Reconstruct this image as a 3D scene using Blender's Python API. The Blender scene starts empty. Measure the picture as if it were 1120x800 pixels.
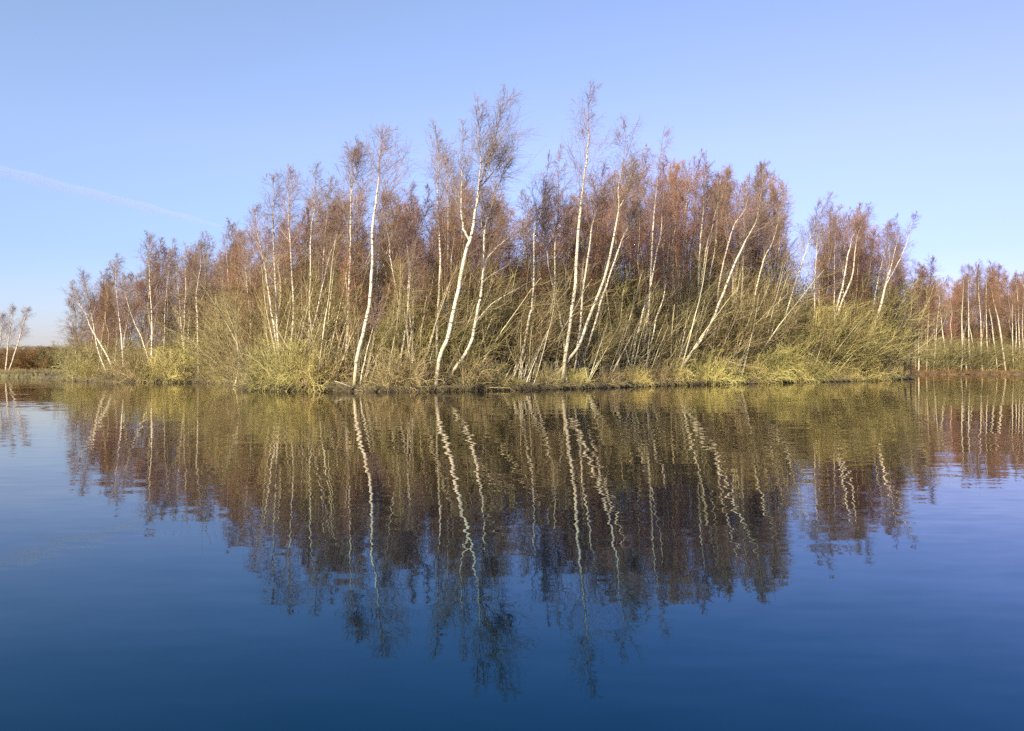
import bpy, math
import numpy as np

rad = math.radians
scene = bpy.context.scene
COL = scene.collection
rng = np.random.default_rng(11)

# ------------------------------------------------------------------ camera
EYE, F = 1.24, 871.0                       # eye height above the water, focal length in photo pixels
cd = bpy.data.cameras.new('camera'); cam = bpy.data.objects.new('camera', cd); COL.objects.link(cam)
cd.sensor_width = 36.0; cd.lens = 36.0 * F / 1120.0
cd.clip_start = 0.1; cd.clip_end = 150000.0
cam.location = (0, 0, EYE); cam.rotation_euler = (rad(90), 0, 0)
scene.camera = cam

def at(x, y, D):
    return np.array([(x - 560.0) / F * D, D, EYE - (y - 400.0) / F * D])

# ------------------------------------------------------------------ render settings, sky, sun
scene.render.engine = 'CYCLES'
scene.view_settings.view_transform = 'Standard'
scene.view_settings.look = 'None'
scene.view_settings.gamma = 1.0
scene.view_settings.exposure = 0.75
scene.cycles.use_denoising = False
scene.cycles.max_bounces = 5; scene.cycles.diffuse_bounces = 2; scene.cycles.glossy_bounces = 3
scene.cycles.transparent_max_bounces = 8
scene.cycles.sample_clamp_indirect = 6.0

SUN_EL, SUN_AZ = rad(23), rad(211)         # azimuth clockwise from +Y (the view direction)
wd = bpy.data.worlds.new('World'); scene.world = wd; wd.use_nodes = True
nt = wd.node_tree; bg = nt.nodes['Background']
sky = nt.nodes.new('ShaderNodeTexSky'); sky.sky_type = 'NISHITA'; sky.sun_disc = False
sky.sun_elevation = SUN_EL; sky.sun_rotation = SUN_AZ
sky.altitude = 0; sky.air_density = 1.3; sky.dust_density = 0.55; sky.ozone_density = 3.0
# clear cold winter air: the tint of the Nishita sky is trimmed with height above the horizon
wtc = nt.nodes.new('ShaderNodeTexCoord'); wsp = nt.nodes.new('ShaderNodeSeparateXYZ'); wrp = nt.nodes.new('ShaderNodeValToRGB')
nt.links.new(wtc.outputs['Generated'], wsp.inputs[0]); nt.links.new(wsp.outputs[2], wrp.inputs[0])
we = wrp.color_ramp.elements
for i, (p_, c_) in enumerate([(0.0, (0.94, 1.04, 1.70)), (0.13, (1.26, 1.16, 1.50)), (0.26, (1.48, 1.33, 1.58)), (0.42, (1.62, 1.49, 1.54)), (0.7, (1.3, 1.25, 1.5))]):
    if i > 1: we.new(p_)
    we[i].position = p_ if i != 1 or len(we) > 2 else 1.0; we[i].color = (*c_, 1)
we[1].position = 0.13
wmx = nt.nodes.new('ShaderNodeMix'); wmx.data_type = 'RGBA'; wmx.blend_type = 'MULTIPLY'; wmx.inputs[0].default_value = 1.0
nt.links.new(sky.outputs[0], wmx.inputs[6]); nt.links.new(wrp.outputs[0], wmx.inputs[7])
waz = nt.nodes.new('ShaderNodeValToRGB'); wmr = nt.nodes.new('ShaderNodeMapRange')
wmr.inputs[1].default_value = -0.6; wmr.inputs[2].default_value = 0.6; nt.links.new(wsp.outputs[0], wmr.inputs[0]); nt.links.new(wmr.outputs[0], waz.inputs[0])
waz.color_ramp.elements[0].color = (1.04, 1.01, 1, 1); waz.color_ramp.elements[1].color = (0.95, 0.82, 1, 1)
wm2 = nt.nodes.new('ShaderNodeMix'); wm2.data_type = 'RGBA'; wm2.blend_type = 'MULTIPLY'; wm2.inputs[0].default_value = 1.0
nt.links.new(wmx.outputs[2], wm2.inputs[6]); nt.links.new(waz.outputs[0], wm2.inputs[7]); nt.links.new(wm2.outputs[2], bg.inputs[0]); bg.inputs[1].default_value = 0.085

sd = bpy.data.lights.new('sun', 'SUN'); sun = bpy.data.objects.new('sun', sd); COL.objects.link(sun)
sd.energy = 5.0; sd.angle = rad(0.5); sd.color = (1.0, 0.90, 0.74)
sun.rotation_euler = (rad(90) - SUN_EL, 0, math.pi - SUN_AZ)

# ------------------------------------------------------------------ materials
def new_mat(name):
    m = bpy.data.materials.new(name); m.use_nodes = True
    t = m.node_tree; return m, t, t.nodes['Principled BSDF']

def N(t, kind, **kw):
    n = t.nodes.new(kind)
    for k, v in kw.items(): setattr(n, k, v)
    return n

def ramp(t, stops):
    r = N(t, 'ShaderNodeValToRGB'); e = r.color_ramp.elements
    while len(e) < len(stops): e.new(0.5)
    for i, (p, c) in enumerate(stops):
        e[i].position = p; e[i].color = (*c, 1) if len(c) == 3 else c
    return r

def noise(t, vec, scale, detail=3.0, rough=0.55):
    n = N(t, 'ShaderNodeTexNoise'); n.inputs['Scale'].default_value = scale
    n.inputs['Detail'].default_value = detail; n.inputs['Roughness'].default_value = rough
    if vec is not None: t.links.new(vec, n.inputs['Vector'])
    return n

def mixc(t, fac, a, b, mode='MIX'):
    m = N(t, 'ShaderNodeMix', data_type='RGBA', blend_type=mode)
    for s, v in ((0, fac), (6, a), (7, b)):
        if hasattr(v, 'is_linked'): t.links.new(v, m.inputs[s])
        elif isinstance(v, (int, float)): m.inputs[s].default_value = v
        else: m.inputs[s].default_value = (*v, 1)
    return m.outputs[2]

def mapping(t, vec, scale):
    m = N(t, 'ShaderNodeMapping'); m.inputs['Scale'].default_value = scale
    t.links.new(vec, m.inputs['Vector']); return m.outputs[0]

def hsv_vary(t, col, dv=0.35, dh=0.02):
    oi = N(t, 'ShaderNodeObjectInfo'); h = N(t, 'ShaderNodeHueSaturation')
    a = N(t, 'ShaderNodeMapRange'); a.inputs[3].default_value = 1 - dv; a.inputs[4].default_value = 1 + dv
    b = N(t, 'ShaderNodeMapRange'); b.inputs[3].default_value = 0.5 - dh; b.inputs[4].default_value = 0.5 + dh
    fr = N(t, 'ShaderNodeMath', operation='FRACT'); mu = N(t, 'ShaderNodeMath', operation='MULTIPLY'); mu.inputs[1].default_value = 7.31
    t.links.new(oi.outputs['Random'], a.inputs[0]); t.links.new(oi.outputs['Random'], mu.inputs[0])
    t.links.new(mu.outputs[0], fr.inputs[0]); t.links.new(fr.outputs[0], b.inputs[0])
    t.links.new(a.outputs[0], h.inputs['Value']); t.links.new(b.outputs[0], h.inputs['Hue'])
    t.links.new(col, h.inputs['Color']); return h.outputs[0]

def bark_mat(name, white, tan, foot):
    """Birch bark: peeling white, dark lenticel bars, tan where young, cracked dark grey-brown at the foot (attribute 'age': 1 foot .. 0 tip)."""
    m, t, p = new_mat(name)
    tc = N(t, 'ShaderNodeTexCoord'); ob = tc.outputs['Object']
    at_ = N(t, 'ShaderNodeAttribute', attribute_name='age')
    n1 = noise(t, mapping(t, ob, (5, 5, 1.2)), 1.0, 4)
    base = mixc(t, n1.outputs[0], white, tan)
    lent = noise(t, mapping(t, ob, (3.5, 3.5, 15)), 1.0, 2, 0.6)
    r1 = ramp(t, [(0.56, (0, 0, 0)), (0.63, (1, 1, 1))]); t.links.new(lent.outputs[0], r1.inputs[0])
    base = mixc(t, r1.outputs[0], base, (0.075, 0.058, 0.045))
    scar = noise(t, mapping(t, ob, (3, 3, 5)), 1.0, 3)
    r2 = ramp(t, [(0.58, (0, 0, 0)), (0.70, (1, 1, 1))]); t.links.new(scar.outputs[0], r2.inputs[0])
    base = mixc(t, r2.outputs[0], base, (0.16, 0.125, 0.09))
    fn = noise(t, mapping(t, ob, (10, 10, 3)), 1.0, 4, 0.7)
    ad = N(t, 'ShaderNodeMath', operation='ADD'); sb = N(t, 'ShaderNodeMath', operation='MULTIPLY'); sb.inputs[1].default_value = 0.5
    t.links.new(fn.outputs[0], sb.inputs[0]); t.links.new(at_.outputs['Fac'], ad.inputs[0]); t.links.new(sb.outputs[0], ad.inputs[1])
    r3 = ramp(t, [(1.0 / 1.5, (0, 0, 0)), (1.22 / 1.5, (1, 1, 1))])
    dv = N(t, 'ShaderNodeMath', operation='DIVIDE'); dv.inputs[1].default_value = 1.5
    t.links.new(ad.outputs[0], dv.inputs[0]); t.links.new(dv.outputs[0], r3.inputs[0])
    base = mixc(t, r3.outputs[0], base, foot)
    r4 = ramp(t, [(0.02, (1, 1, 1)), (0.24, (0, 0, 0))]); t.links.new(at_.outputs['Fac'], r4.inputs[0])
    base = mixc(t, r4.outputs[0], base, (0.17, 0.115, 0.09))
    t.links.new(hsv_vary(t, base, 0.12, 0.008), p.inputs['Base Color'])
    p.inputs['Roughness'].default_value = 0.75
    p.inputs['Specular IOR Level'].default_value = 0.25
    return m

def twig_mat(name, thick, thin, dv=0.3, dh=0.015, rough=0.7):
    """attribute 'age': 0 on branches .. 1 on the finest twigs"""
    m, t, p = new_mat(name)
    a = N(t, 'ShaderNodeAttribute', attribute_name='age')
    tc = N(t, 'ShaderNodeTexCoord')
    n = noise(t, tc.outputs['Object'], 0.9, 3)
    c = mixc(t, a.outputs['Fac'], thick, thin)
    r = ramp(t, [(0.3, (0.62, 0.62, 0.62)), (0.7, (1.35, 1.35, 1.35))]); t.links.new(n.outputs[0], r.inputs[0])
    c = mixc(t, 1.0, c, r.outputs[0], 'MULTIPLY')
    t.links.new(hsv_vary(t, c, dv, dh), p.inputs['Base Color'])
    p.inputs['Roughness'].default_value = rough
    p.inputs['Specular IOR Level'].default_value = 0.3
    return m

M_BARK = bark_mat('birch_bark', (0.76, 0.68, 0.50), (0.56, 0.46, 0.29), (0.31, 0.26, 0.14))
M_BARK_CREAM = bark_mat('cream_birch_bark', (0.68, 0.59, 0.40), (0.52, 0.43, 0.26), (0.20, 0.16, 0.08))
M_BARK_YOUNG = bark_mat('young_birch_bark', (0.52, 0.44, 0.29), (0.36, 0.27, 0.15), (0.17, 0.13, 0.07))
M_TWIG = twig_mat('birch_twigs', (0.38, 0.30, 0.23), (0.24, 0.145, 0.105), 0.2)
M_TWIG_RED = twig_mat('red_birch_twigs', (0.33, 0.23, 0.14), (0.29, 0.150, 0.075), 0.3)
M_WILLOW_STEM = twig_mat('willow_stems', (0.55, 0.46, 0.22), (0.46, 0.38, 0.15), 0.2)
M_WILLOW = twig_mat('willow_twigs', (0.55, 0.47, 0.175), (0.40, 0.335, 0.095), 0.25, 0.012)
M_POLE = twig_mat('willow_poles', (0.64, 0.56, 0.36), (0.46, 0.38, 0.20), 0.2)
M_SCRUB = twig_mat('scrub_twigs', (0.44, 0.355, 0.17), (0.25, 0.195, 0.072), 0.3, 0.02)
M_RUSSET = twig_mat('russet_twigs', (0.22, 0.14, 0.06), (0.26, 0.14, 0.045), 0.3, 0.02)
M_SEDGE = twig_mat('dead_sedge', (0.20, 0.155, 0.07), (0.33, 0.265, 0.12), 0.1)
M_STICKS = twig_mat('waterlogged_sticks', (0.20, 0.155, 0.10), (0.10, 0.075, 0.045), 0.1)
M_DEADWOOD = twig_mat('dead_wood', (0.42, 0.36, 0.26), (0.34, 0.27, 0.18), 0.1)

def ground_mat(name, a, b, c, scale):
    m, t, p = new_mat(name)
    tc = N(t, 'ShaderNodeTexCoord')
    n1 = noise(t, tc.outputs['Object'], scale, 6, 0.65)
    n2 = noise(t, tc.outputs['Object'], scale * 9, 4, 0.7)
    r = ramp(t, [(0.35, a), (0.5, b), (0.68, c)]); t.links.new(n1.outputs[0], r.inputs[0])
    r2 = ramp(t, [(0.3, (0.5, 0.5, 0.5)), (0.7, (1.3, 1.3, 1.3))]); t.links.new(n2.outputs[0], r2.inputs[0])
    t.links.new(mixc(t, 1.0, r.outputs[0], r2.outputs[0], 'MULTIPLY'), p.inputs['Base Color'])
    p.inputs['Roughness'].default_value = 0.95
    bp = N(t, 'ShaderNodeBump'); bp.inputs['Strength'].default_value = 0.6; bp.inputs['Distance'].default_value = 0.05
    t.links.new(n2.outputs[0], bp.inputs['Height']); t.links.new(bp.outputs[0], p.inputs['Normal'])
    return m

M_SOIL = ground_mat('leaf_litter', (0.045, 0.032, 0.018), (0.11, 0.080, 0.042), (0.17, 0.13, 0.06), 0.9)
M_PASTURE = ground_mat('winter_pasture', (0.12, 0.11, 0.045), (0.19, 0.16, 0.07), (0.28, 0.23, 0.12), 0.25)

def water_mat():
    m, t, p = new_mat('pond_water')
    tc = N(t, 'ShaderNodeTexCoord'); ob = tc.outputs['Object']
    # dark peaty-blue body under a mirror whose strength follows Fresnel's law
    t.nodes.remove(p)
    body = N(t, 'ShaderNodeBsdfDiffuse'); body.inputs['Color'].default_value = (0.0005, 0.004, 0.009, 1)
    gloss = N(t, 'ShaderNodeBsdfGlossy'); gloss.inputs['Roughness'].default_value = 0.0
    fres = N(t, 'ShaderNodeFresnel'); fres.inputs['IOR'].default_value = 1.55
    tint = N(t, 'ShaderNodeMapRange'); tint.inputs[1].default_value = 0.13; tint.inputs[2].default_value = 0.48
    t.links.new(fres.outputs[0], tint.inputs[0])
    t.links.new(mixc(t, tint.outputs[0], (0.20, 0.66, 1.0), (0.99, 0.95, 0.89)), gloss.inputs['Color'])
    mxs = N(t, 'ShaderNodeMixShader'); t.links.new(fres.outputs[0], mxs.inputs[0]); t.links.new(body.outputs[0], mxs.inputs[1]); t.links.new(gloss.outputs[0], mxs.inputs[2])
    t.links.new(mxs.outputs[0], t.nodes['Material Output'].inputs['Surface'])
    def slopes(scale, mapsc, amp, rot=0.0):
        mp = N(t, 'ShaderNodeMapping'); mp.inputs['Scale'].default_value = mapsc; mp.inputs['Rotation'].default_value = (0, 0, rot)
        t.links.new(ob, mp.inputs['Vector'])
        n = noise(t, mp.outputs[0], scale, 2.0, 0.5)
        s = N(t, 'ShaderNodeVectorMath', operation='SUBTRACT'); s.inputs[1].default_value = (0.5, 0.5, 0.5)
        k = N(t, 'ShaderNodeVectorMath', operation='MULTIPLY'); k.inputs[1].default_value = (amp[0], amp[1], 0)
        t.links.new(n.outputs['Color'], s.inputs[0]); t.links.new(s.outputs[0], k.inputs[0]); return k.outputs[0]
    def add(a, b):
        v = N(t, 'ShaderNodeVectorMath', operation='ADD'); t.links.new(a, v.inputs[0]); t.links.new(b, v.inputs[1]); return v.outputs[0]
    fine = add(slopes(1.0, (3.2, 7.5, 1), (0.022, 0.033), 0.12), add(slopes(1.0, (0.6, 1.5, 1), (0.012, 0.020), -0.10), slopes(1.0, (0.9, 4.0, 1), (0.004, 0.030), 0.06)))
    # wind patches: broad calm and ruffled areas
    big = noise(t, mapping(t, ob, (0.035, 0.11, 1)), 1.0, 2)
    rb = ramp(t, [(0.36, (0.4, 0.4, 0.4)), (0.66, (1.55, 1.55, 1.55))]); t.links.new(big.outputs[0], rb.inputs[0])
    # a gust ruffling the far right of the pond
    def gust(cx, cy, rx, ry, amp):
        sp = N(t, 'ShaderNodeVectorMath', operation='SUBTRACT'); sp.inputs[1].default_value = (cx, cy, 0)
        dv = N(t, 'ShaderNodeVectorMath', operation='MULTIPLY'); dv.inputs[1].default_value = (1 / rx, 1 / ry, 0)
        ln = N(t, 'ShaderNodeVectorMath', operation='LENGTH'); mr = N(t, 'ShaderNodeMapRange', interpolation_type='SMOOTHSTEP')
        mr.inputs[1].default_value = 1.0; mr.inputs[2].default_value = 0.2; mr.inputs[3].default_value = 0.0; mr.inputs[4].default_value = amp
        t.links.new(ob, sp.inputs[0]); t.links.new(sp.outputs[0], dv.inputs[0]); t.links.new(dv.outputs[0], ln.inputs[0]); t.links.new(ln.outputs['Value'], mr.inputs[0])
        return mr.outputs[0]
    g1 = gust(60, 78, 22, 11, 8.0); g2 = gust(-52, 69, 12, 7, 8.0)
    s1 = N(t, 'ShaderNodeMath', operation='ADD'); s2 = N(t, 'ShaderNodeMath', operation='ADD')
    t.links.new(g1, s1.inputs[0]); t.links.new(g2, s1.inputs[1]); t.links.new(s1.outputs[0], s2.inputs[0]); t.links.new(rb.outputs[0], s2.inputs[1])
    sc = N(t, 'ShaderNodeVectorMath', operation='SCALE'); t.links.new(fine, sc.inputs[0]); t.links.new(s2.outputs[0], sc.inputs['Scale'])
    up = N(t, 'ShaderNodeVectorMath', operation='ADD'); up.inputs[1].default_value = (0, 0, 1); t.links.new(sc.outputs[0], up.inputs[0])
    nm = N(t, 'ShaderNodeVectorMath', operation='NORMALIZE'); t.links.new(up.outputs[0], nm.inputs[0])
    t.links.new(nm.outputs[0], gloss.inputs['Normal']); t.links.new(nm.outputs[0], fres.inputs['Normal'])
    return m
M_WATER = water_mat()

# ------------------------------------------------------------------ mesh helpers
def mesh_from(name, verts, faces, mats, attr=None, smooth=True):
    """verts (n,3), faces list of (m,4)/(m,3) index arrays"""
    me = bpy.data.meshes.new(name)
    me.vertices.add(len(verts)); me.vertices.foreach_set('co', np.asarray(verts, np.float32).ravel())
    loops = np.concatenate([f.ravel() for f in faces]).astype(np.int32)
    sizes = np.concatenate([np.full(len(f), f.shape[1]) for f in faces]).astype(np.int32)
    me.loops.add(len(loops)); me.loops.foreach_set('vertex_index', loops)
    me.polygons.add(len(sizes))
    me.polygons.foreach_set('loop_start', np.concatenate([[0], np.cumsum(sizes)[:-1]]).astype(np.int32))
    me.polygons.foreach_set('loop_total', sizes)
    if smooth: me.polygons.foreach_set('use_smooth', np.ones(len(sizes), bool))
    me.update(calc_edges=True)
    if attr is not None:
        a = me.attributes.new('age', 'FLOAT', 'POINT'); a.data.foreach_set('value', np.asarray(attr, np.float32))
    for m in (mats if isinstance(mats, (list, tuple)) else [mats]): me.materials.append(m)
    return me

def tubes(batches, sides=3):
    """batches: list of (P[n,k,3], R[n,k], A[n,k]) -> verts, faces, attr"""
    V, Fc, A, off = [], [], [], 0
    for P, R, a in batches:
        n, k, _ = P.shape
        T = np.gradient(P, axis=1); T /= np.linalg.norm(T, axis=2, keepdims=True) + 1e-9
        mean = T.mean(axis=1); ref = np.where(np.abs(mean[:, :1]) < 0.7, np.array([[1., 0, 0]]), np.array([[0, 1., 0]]))
        U = np.cross(T, ref[:, None, :]); U /= np.linalg.norm(U, axis=2, keepdims=True) + 1e-9
        W = np.cross(T, U)
        th = np.arange(sides) * 2 * math.pi / sides
        ring = P[:, :, None, :] + R[:, :, None, None] * (np.cos(th)[None, None, :, None] * U[:, :, None, :] + np.sin(th)[None, None, :, None] * W[:, :, None, :])
        V.append(ring.reshape(-1, 3)); A.append(np.repeat(a.reshape(-1), sides))
        idx = off + np.arange(n * k * sides).reshape(n, k, sides)
        q = np.stack([idx[:, :-1, :], np.roll(idx, -1, 2)[:, :-1, :], np.roll(idx, -1, 2)[:, 1:, :], idx[:, 1:, :]], axis=-1)
        Fc.append(q.reshape(-1, 4)); off += n * k * sides
    return np.concatenate(V), [np.concatenate(Fc)], np.concatenate(A)

def tube_obj(name, batches, mat, parent=None, sides=3):
    v, f, a = tubes(batches, sides)
    return link(name, mesh_from(name, v, f, mat, a), parent)

def link(name, data, parent=None):
    o = bpy.data.objects.new(name, data); COL.objects.link(o)
    if parent is not None: o.parent = parent
    return o

def thing(name, label, cat, loc=(0, 0, 0), group=None):
    o = link(name, None); o.location = loc; o.empty_display_size = 0.3
    o['label'] = label; o['category'] = cat
    if group: o['group'] = group
    return o

def copy_thing(root, loc, rz, sc, label, group):
    r = root.copy(); COL.objects.link(r)
    r.location = loc; r.rotation_euler = (0, 0, rz); r.scale = sc
    r['label'] = label; r['group'] = group
    for ch in list(root.children):
        c = ch.copy(); COL.objects.link(c); c.parent = r
    return r

def structure(name, me):
    o = link(name, me); o['kind'] = 'structure'; return o

# ------------------------------------------------------------------ growing twigs
def unit(v): return v / (np.linalg.norm(v, axis=-1, keepdims=True) + 1e-9)

def sample_on(P, t):
    n, k, _ = P.shape; f = t * (k - 1); i = np.clip(f.astype(int), 0, k - 2); w = (f - i)[..., None]
    r = np.arange(n)[:, None]
    return P[r, i] * (1 - w) + P[r, i + 1] * w, unit(P[r, i + 1] - P[r, i])

def lengths(P): return np.linalg.norm(np.diff(P, axis=1), axis=2).sum(1)

def spawn(g, P, n, t0, t1, a0, a1, lf, K, bend, jit, r0, r1, A, base_len=None):
    """n children on every polyline of P; lf(t) length factor; bend = vector added per step; returns (P', R', A')"""
    m = len(P)
    t = t0 + (t1 - t0) * (np.arange(n)[None, :] + g.random((m, n))) / n
    pos, tan = sample_on(P, t)
    perp = unit(np.cross(tan, g.normal(size=(m, n, 3))))
    a = (a0 + (a1 - a0) * g.random((m, n)))[..., None]
    d = unit(np.cos(a) * tan + np.sin(a) * perp)
    L = (lengths(P)[:, None] if base_len is None else base_len) * lf(t) * (0.65 + 0.7 * g.random((m, n)))
    pos = pos.reshape(-1, 3); d = d.reshape(-1, 3); L = L.reshape(-1)
    out = [pos]; cur = pos
    for k in range(K - 1):
        d = unit(d + np.asarray(bend) / (K - 1) + jit * g.normal(size=d.shape))
        cur = cur + d * (L / (K - 1))[:, None]; out.append(cur)
    Q = np.stack(out, 1)
    R = np.linspace(r0, r1, K)[None, :] * np.ones((len(Q), 1)) * (0.8 + 0.4 * g.random((len(Q), 1)))
    return Q, R, np.clip(A + 0.22 * g.normal(size=(len(Q), 1)), 0, 1) * np.ones(R.shape)

def catmull(pts, n):
    p = np.asarray(pts, float); p = np.vstack([2 * p[0] - p[1], p, 2 * p[-1] - p[-2]])
    seg = len(p) - 3; s = np.linspace(0, seg - 1e-6, n); i = s.astype(int); u = (s - i)[:, None]
    a, b, c, d = p[i], p[i + 1], p[i + 2], p[i + 3]
    return 0.5 * (2 * b + (c - a) * u + (2 * a - 5 * b + 4 * c - d) * u ** 2 + (3 * b - a - 3 * c + d) * u ** 3)

def crown_batches(g, S, spread, dens=1.0, t0=0.45, wind=0.25, twig_r=0.0040):
    """S: (n,k,3) stems (foot to tip). Fine birch crown around their upper part."""
    n1 = max(8, int(26 * dens))
    fac = lambda t: (np.clip((1 - t) / (1 - t0), 0, 1) ** 0.75 * 0.92 + 0.16)
    b1 = spawn(g, S, n1, t0, 0.985, rad(22), rad(55), fac, 7, (wind, 0, 0.70), 0.06, 0.013, 0.005, 0.25, spread)
    low = spawn(g, S, max(2, int(4 * dens)), 0.22, t0, rad(50), rad(85), lambda t: 0.45 + 0 * t, 5, (wind * 0.5, 0, 0.35), 0.12, 0.010, 0.005, 0.2, spread)
    b2 = spawn(g, b1[0], 6, 0.12, 0.95, rad(25), rad(65), lambda t: 0.66 - 0.30 * t, 5, (wind * 0.8, 0, 0.30), 0.08, 0.0068, 0.004, 0.65)
    b2l = spawn(g, low[0], 3, 0.3, 1.0, rad(25), rad(55), lambda t: 0.5 - 0.2 * t, 3, (0.1, 0, 0.0), 0.15, 0.006, 0.004, 0.6)
    b3 = spawn(g, b2[0], 6, 0.08, 0.97, rad(20), rad(65), lambda t: 0.80 - 0.25 * t, 4, (wind * 0.6, 0, -0.12), 0.08, twig_r, twig_r * 0.6, 1.0)
    return [b1, low, b2, b2l, b3]

# ------------------------------------------------------------------ the island's shoreline (waterline read from the photograph)
EDGE = [(70, 416.4), (110, 418), (160, 418.6), (210, 418.8), (245, 420), (266, 425.5), (300, 427.3), (340, 428), (390, 428.6), (480, 428.2), (560, 427),
        (640, 425.2), (700, 423.2), (740, 421.8), (800, 420.2), (860, 418.8), (920, 417.6), (960, 416.4), (995, 414.9)]
ex = np.array([e[0] for e in EDGE], float); ed = EYE * F / (np.array([e[1] for e in EDGE]) - 400.0)
def edge_depth(x): return float(np.interp(x, ex, ed))

front = np.array([[(x - 560) / F * d, d] for x, d in zip(ex, ed)])
back = np.array([[37.5, 76], [34, 82], [25, 84], [12, 78], [-2, 76], [-16, 80], [-30, 84], [-42, 80], [-43, 72]])
loop = np.vstack([front, back])
def closed_spline(p, n):
    q = np.vstack([p[-2:], p, p[:3]]); s = np.linspace(0, len(p) - 1e-6, n, endpoint=False); i = s.astype(int) + 2; u = (s - i + 2)[:, None]
    a, b, c, d = q[i - 1], q[i], q[i + 1], q[i + 2]
    return 0.5 * (2 * b + (c - a) * u + (2 * a - 5 * b + 4 * c - d) * u ** 2 + (3 * b - a - 3 * c + d) * u ** 3)

def bank_mesh(name, outline, heights, insets, mat, g, rough=0.1):
    """mound with an eroded, undercut lip: rings from below the water up to the middle"""
    n = len(outline); cen = outline.mean(0)
    tang = np.roll(outline, -1, 0) - np.roll(outline, 1, 0); nor = np.stack([-tang[:, 1], tang[:, 0]], 1); nor = unit(nor)
    if (nor * (cen - outline)).sum() < 0: nor = -nor
    V = []
    for h, ins in zip(heights, insets):
        xy = outline + nor * (ins + rough * 0.6 * g.normal(size=(n, 1)) * (1 if ins > -0.5 else 0.2)) if ins < 900 else None
        if xy is None:
            xy = cen + (outline - cen) * (ins - 1000)
        z = h + rough * 0.5 * g.normal(size=n) * (h > 0)
        V.append(np.column_stack([xy, z]))
    V.append(np.array([[cen[0], cen[1], heights[-1] + 0.1]]))
    k = len(heights); verts = np.vstack(V); idx = np.arange(n * k).reshape(k, n)
    q = np.stack([idx[:-1], np.roll(idx, -1, 1)[:-1], np.roll(idx, -1, 1)[1:], idx[1:]], -1).reshape(-1, 4)
    tr = np.stack([idx[-1], np.roll(idx[-1], -1), np.full(n, n * k)], -1)
    return mesh_from(name, verts, [q, tr], mat)

outline = closed_spline(loop, 900)
structure('island', bank_mesh('island', outline, [-1.5, -0.1, 0.10, 0.20, 0.26, 0.36, 0.5, 0.6], [-0.6, 0.12, 0.10, 0.02, 0.25, 1.2, 1000.85, 1000.5], M_SOIL, rng))

def on_land(x, D):
    """the depth D along the ray through photo column x, pulled forward until it stands on the island"""
    d0 = edge_depth(x) + 0.5
    while D > d0:
        X = (x - 560) / F * D; a, b = outline, np.roll(outline, -1, 0)
        c = (a[:, 1] > D) != (b[:, 1] > D)
        xi = a[c, 0] + (D - a[c, 1]) / (b[c, 1] - a[c, 1]) * (b[c, 0] - a[c, 0])
        if (xi > X).sum() % 2 == 1: return D
        D -= 0.4
    return d0

# left shore and right shore, on either side of the pond
lsh = np.array([[-140, 90], [-110, 86], [-80, 84], [-62, 82.5], [-53, 82], [-48, 84], [-44, 90], [-46, 100], [-70, 118], [-110, 122], [-140, 112]], float)
structure('left_shore', bank_mesh('left_shore', closed_spline(lsh, 500), [-1.5, -0.1, 0.12, 0.3, 0.42, 0.55, 0.6, 0.6], [-0.6, 0.1, 0.1, 0.05, 0.4, 2.0, 1000.8, 1000.4], M_PASTURE, rng))
rsh = np.array([[46, 112], [52, 109.5], [60, 108], [70, 107], [84, 105.5], [100, 103], [130, 100], [150, 112], [140, 140], [100, 146], [60, 142], [46, 128]], float)
structure('right_shore', bank_mesh('right_shore', closed_spline(rsh, 500), [-1.5, -0.1, 0.05, 0.10, 0.18, 0.35, 0.5, 0.5], [-0.6, 0.1, 0.1, 0.05, 0.4, 2.0, 1000.8, 1000.4], M_SOIL, rng))

# one ground sheet out to the horizon: the pond's bed, rising to land all round
gx = np.concatenate([[-6000, -3000, -1500, -800, -400, -260], np.linspace(-200, 200, 41), [260, 400, 800, 1500, 3000, 6000]])
gy = np.concatenate([[-3000, -800, -300, -120, -60, -40, -25, -15], np.linspace(-8, 200, 43), [230, 300, 500, 900, 1600, 3000, 6000]])
GX, GY = np.meshgrid(gx, gy, indexing='ij')
inside = (np.abs(GX) < 185) & (GY > -14) & (GY < 135 + 10 * np.sin(GX * 0.05))
GZ = np.where(inside, -1.6, 0.45 + 0.25 * rng.random(GX.shape))
gv = np.stack([GX, GY, GZ], -1).reshape(-1, 3); gi = np.arange(len(gx) * len(gy)).reshape(len(gx), len(gy))
gq = np.stack([gi[:-1, :-1], gi[1:, :-1], gi[1:, 1:], gi[:-1, 1:]], -1).reshape(-1, 4)
structure('ground', mesh_from('ground', gv, [gq], M_PASTURE))
wv = np.array([[-200, -30, 0], [200, -30, 0], [200, 165, 0], [-200, 165, 0]], float)
structure('water', mesh_from('water', wv, [np.array([[0, 1, 2, 3]])], M_WATER, smooth=False))

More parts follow.
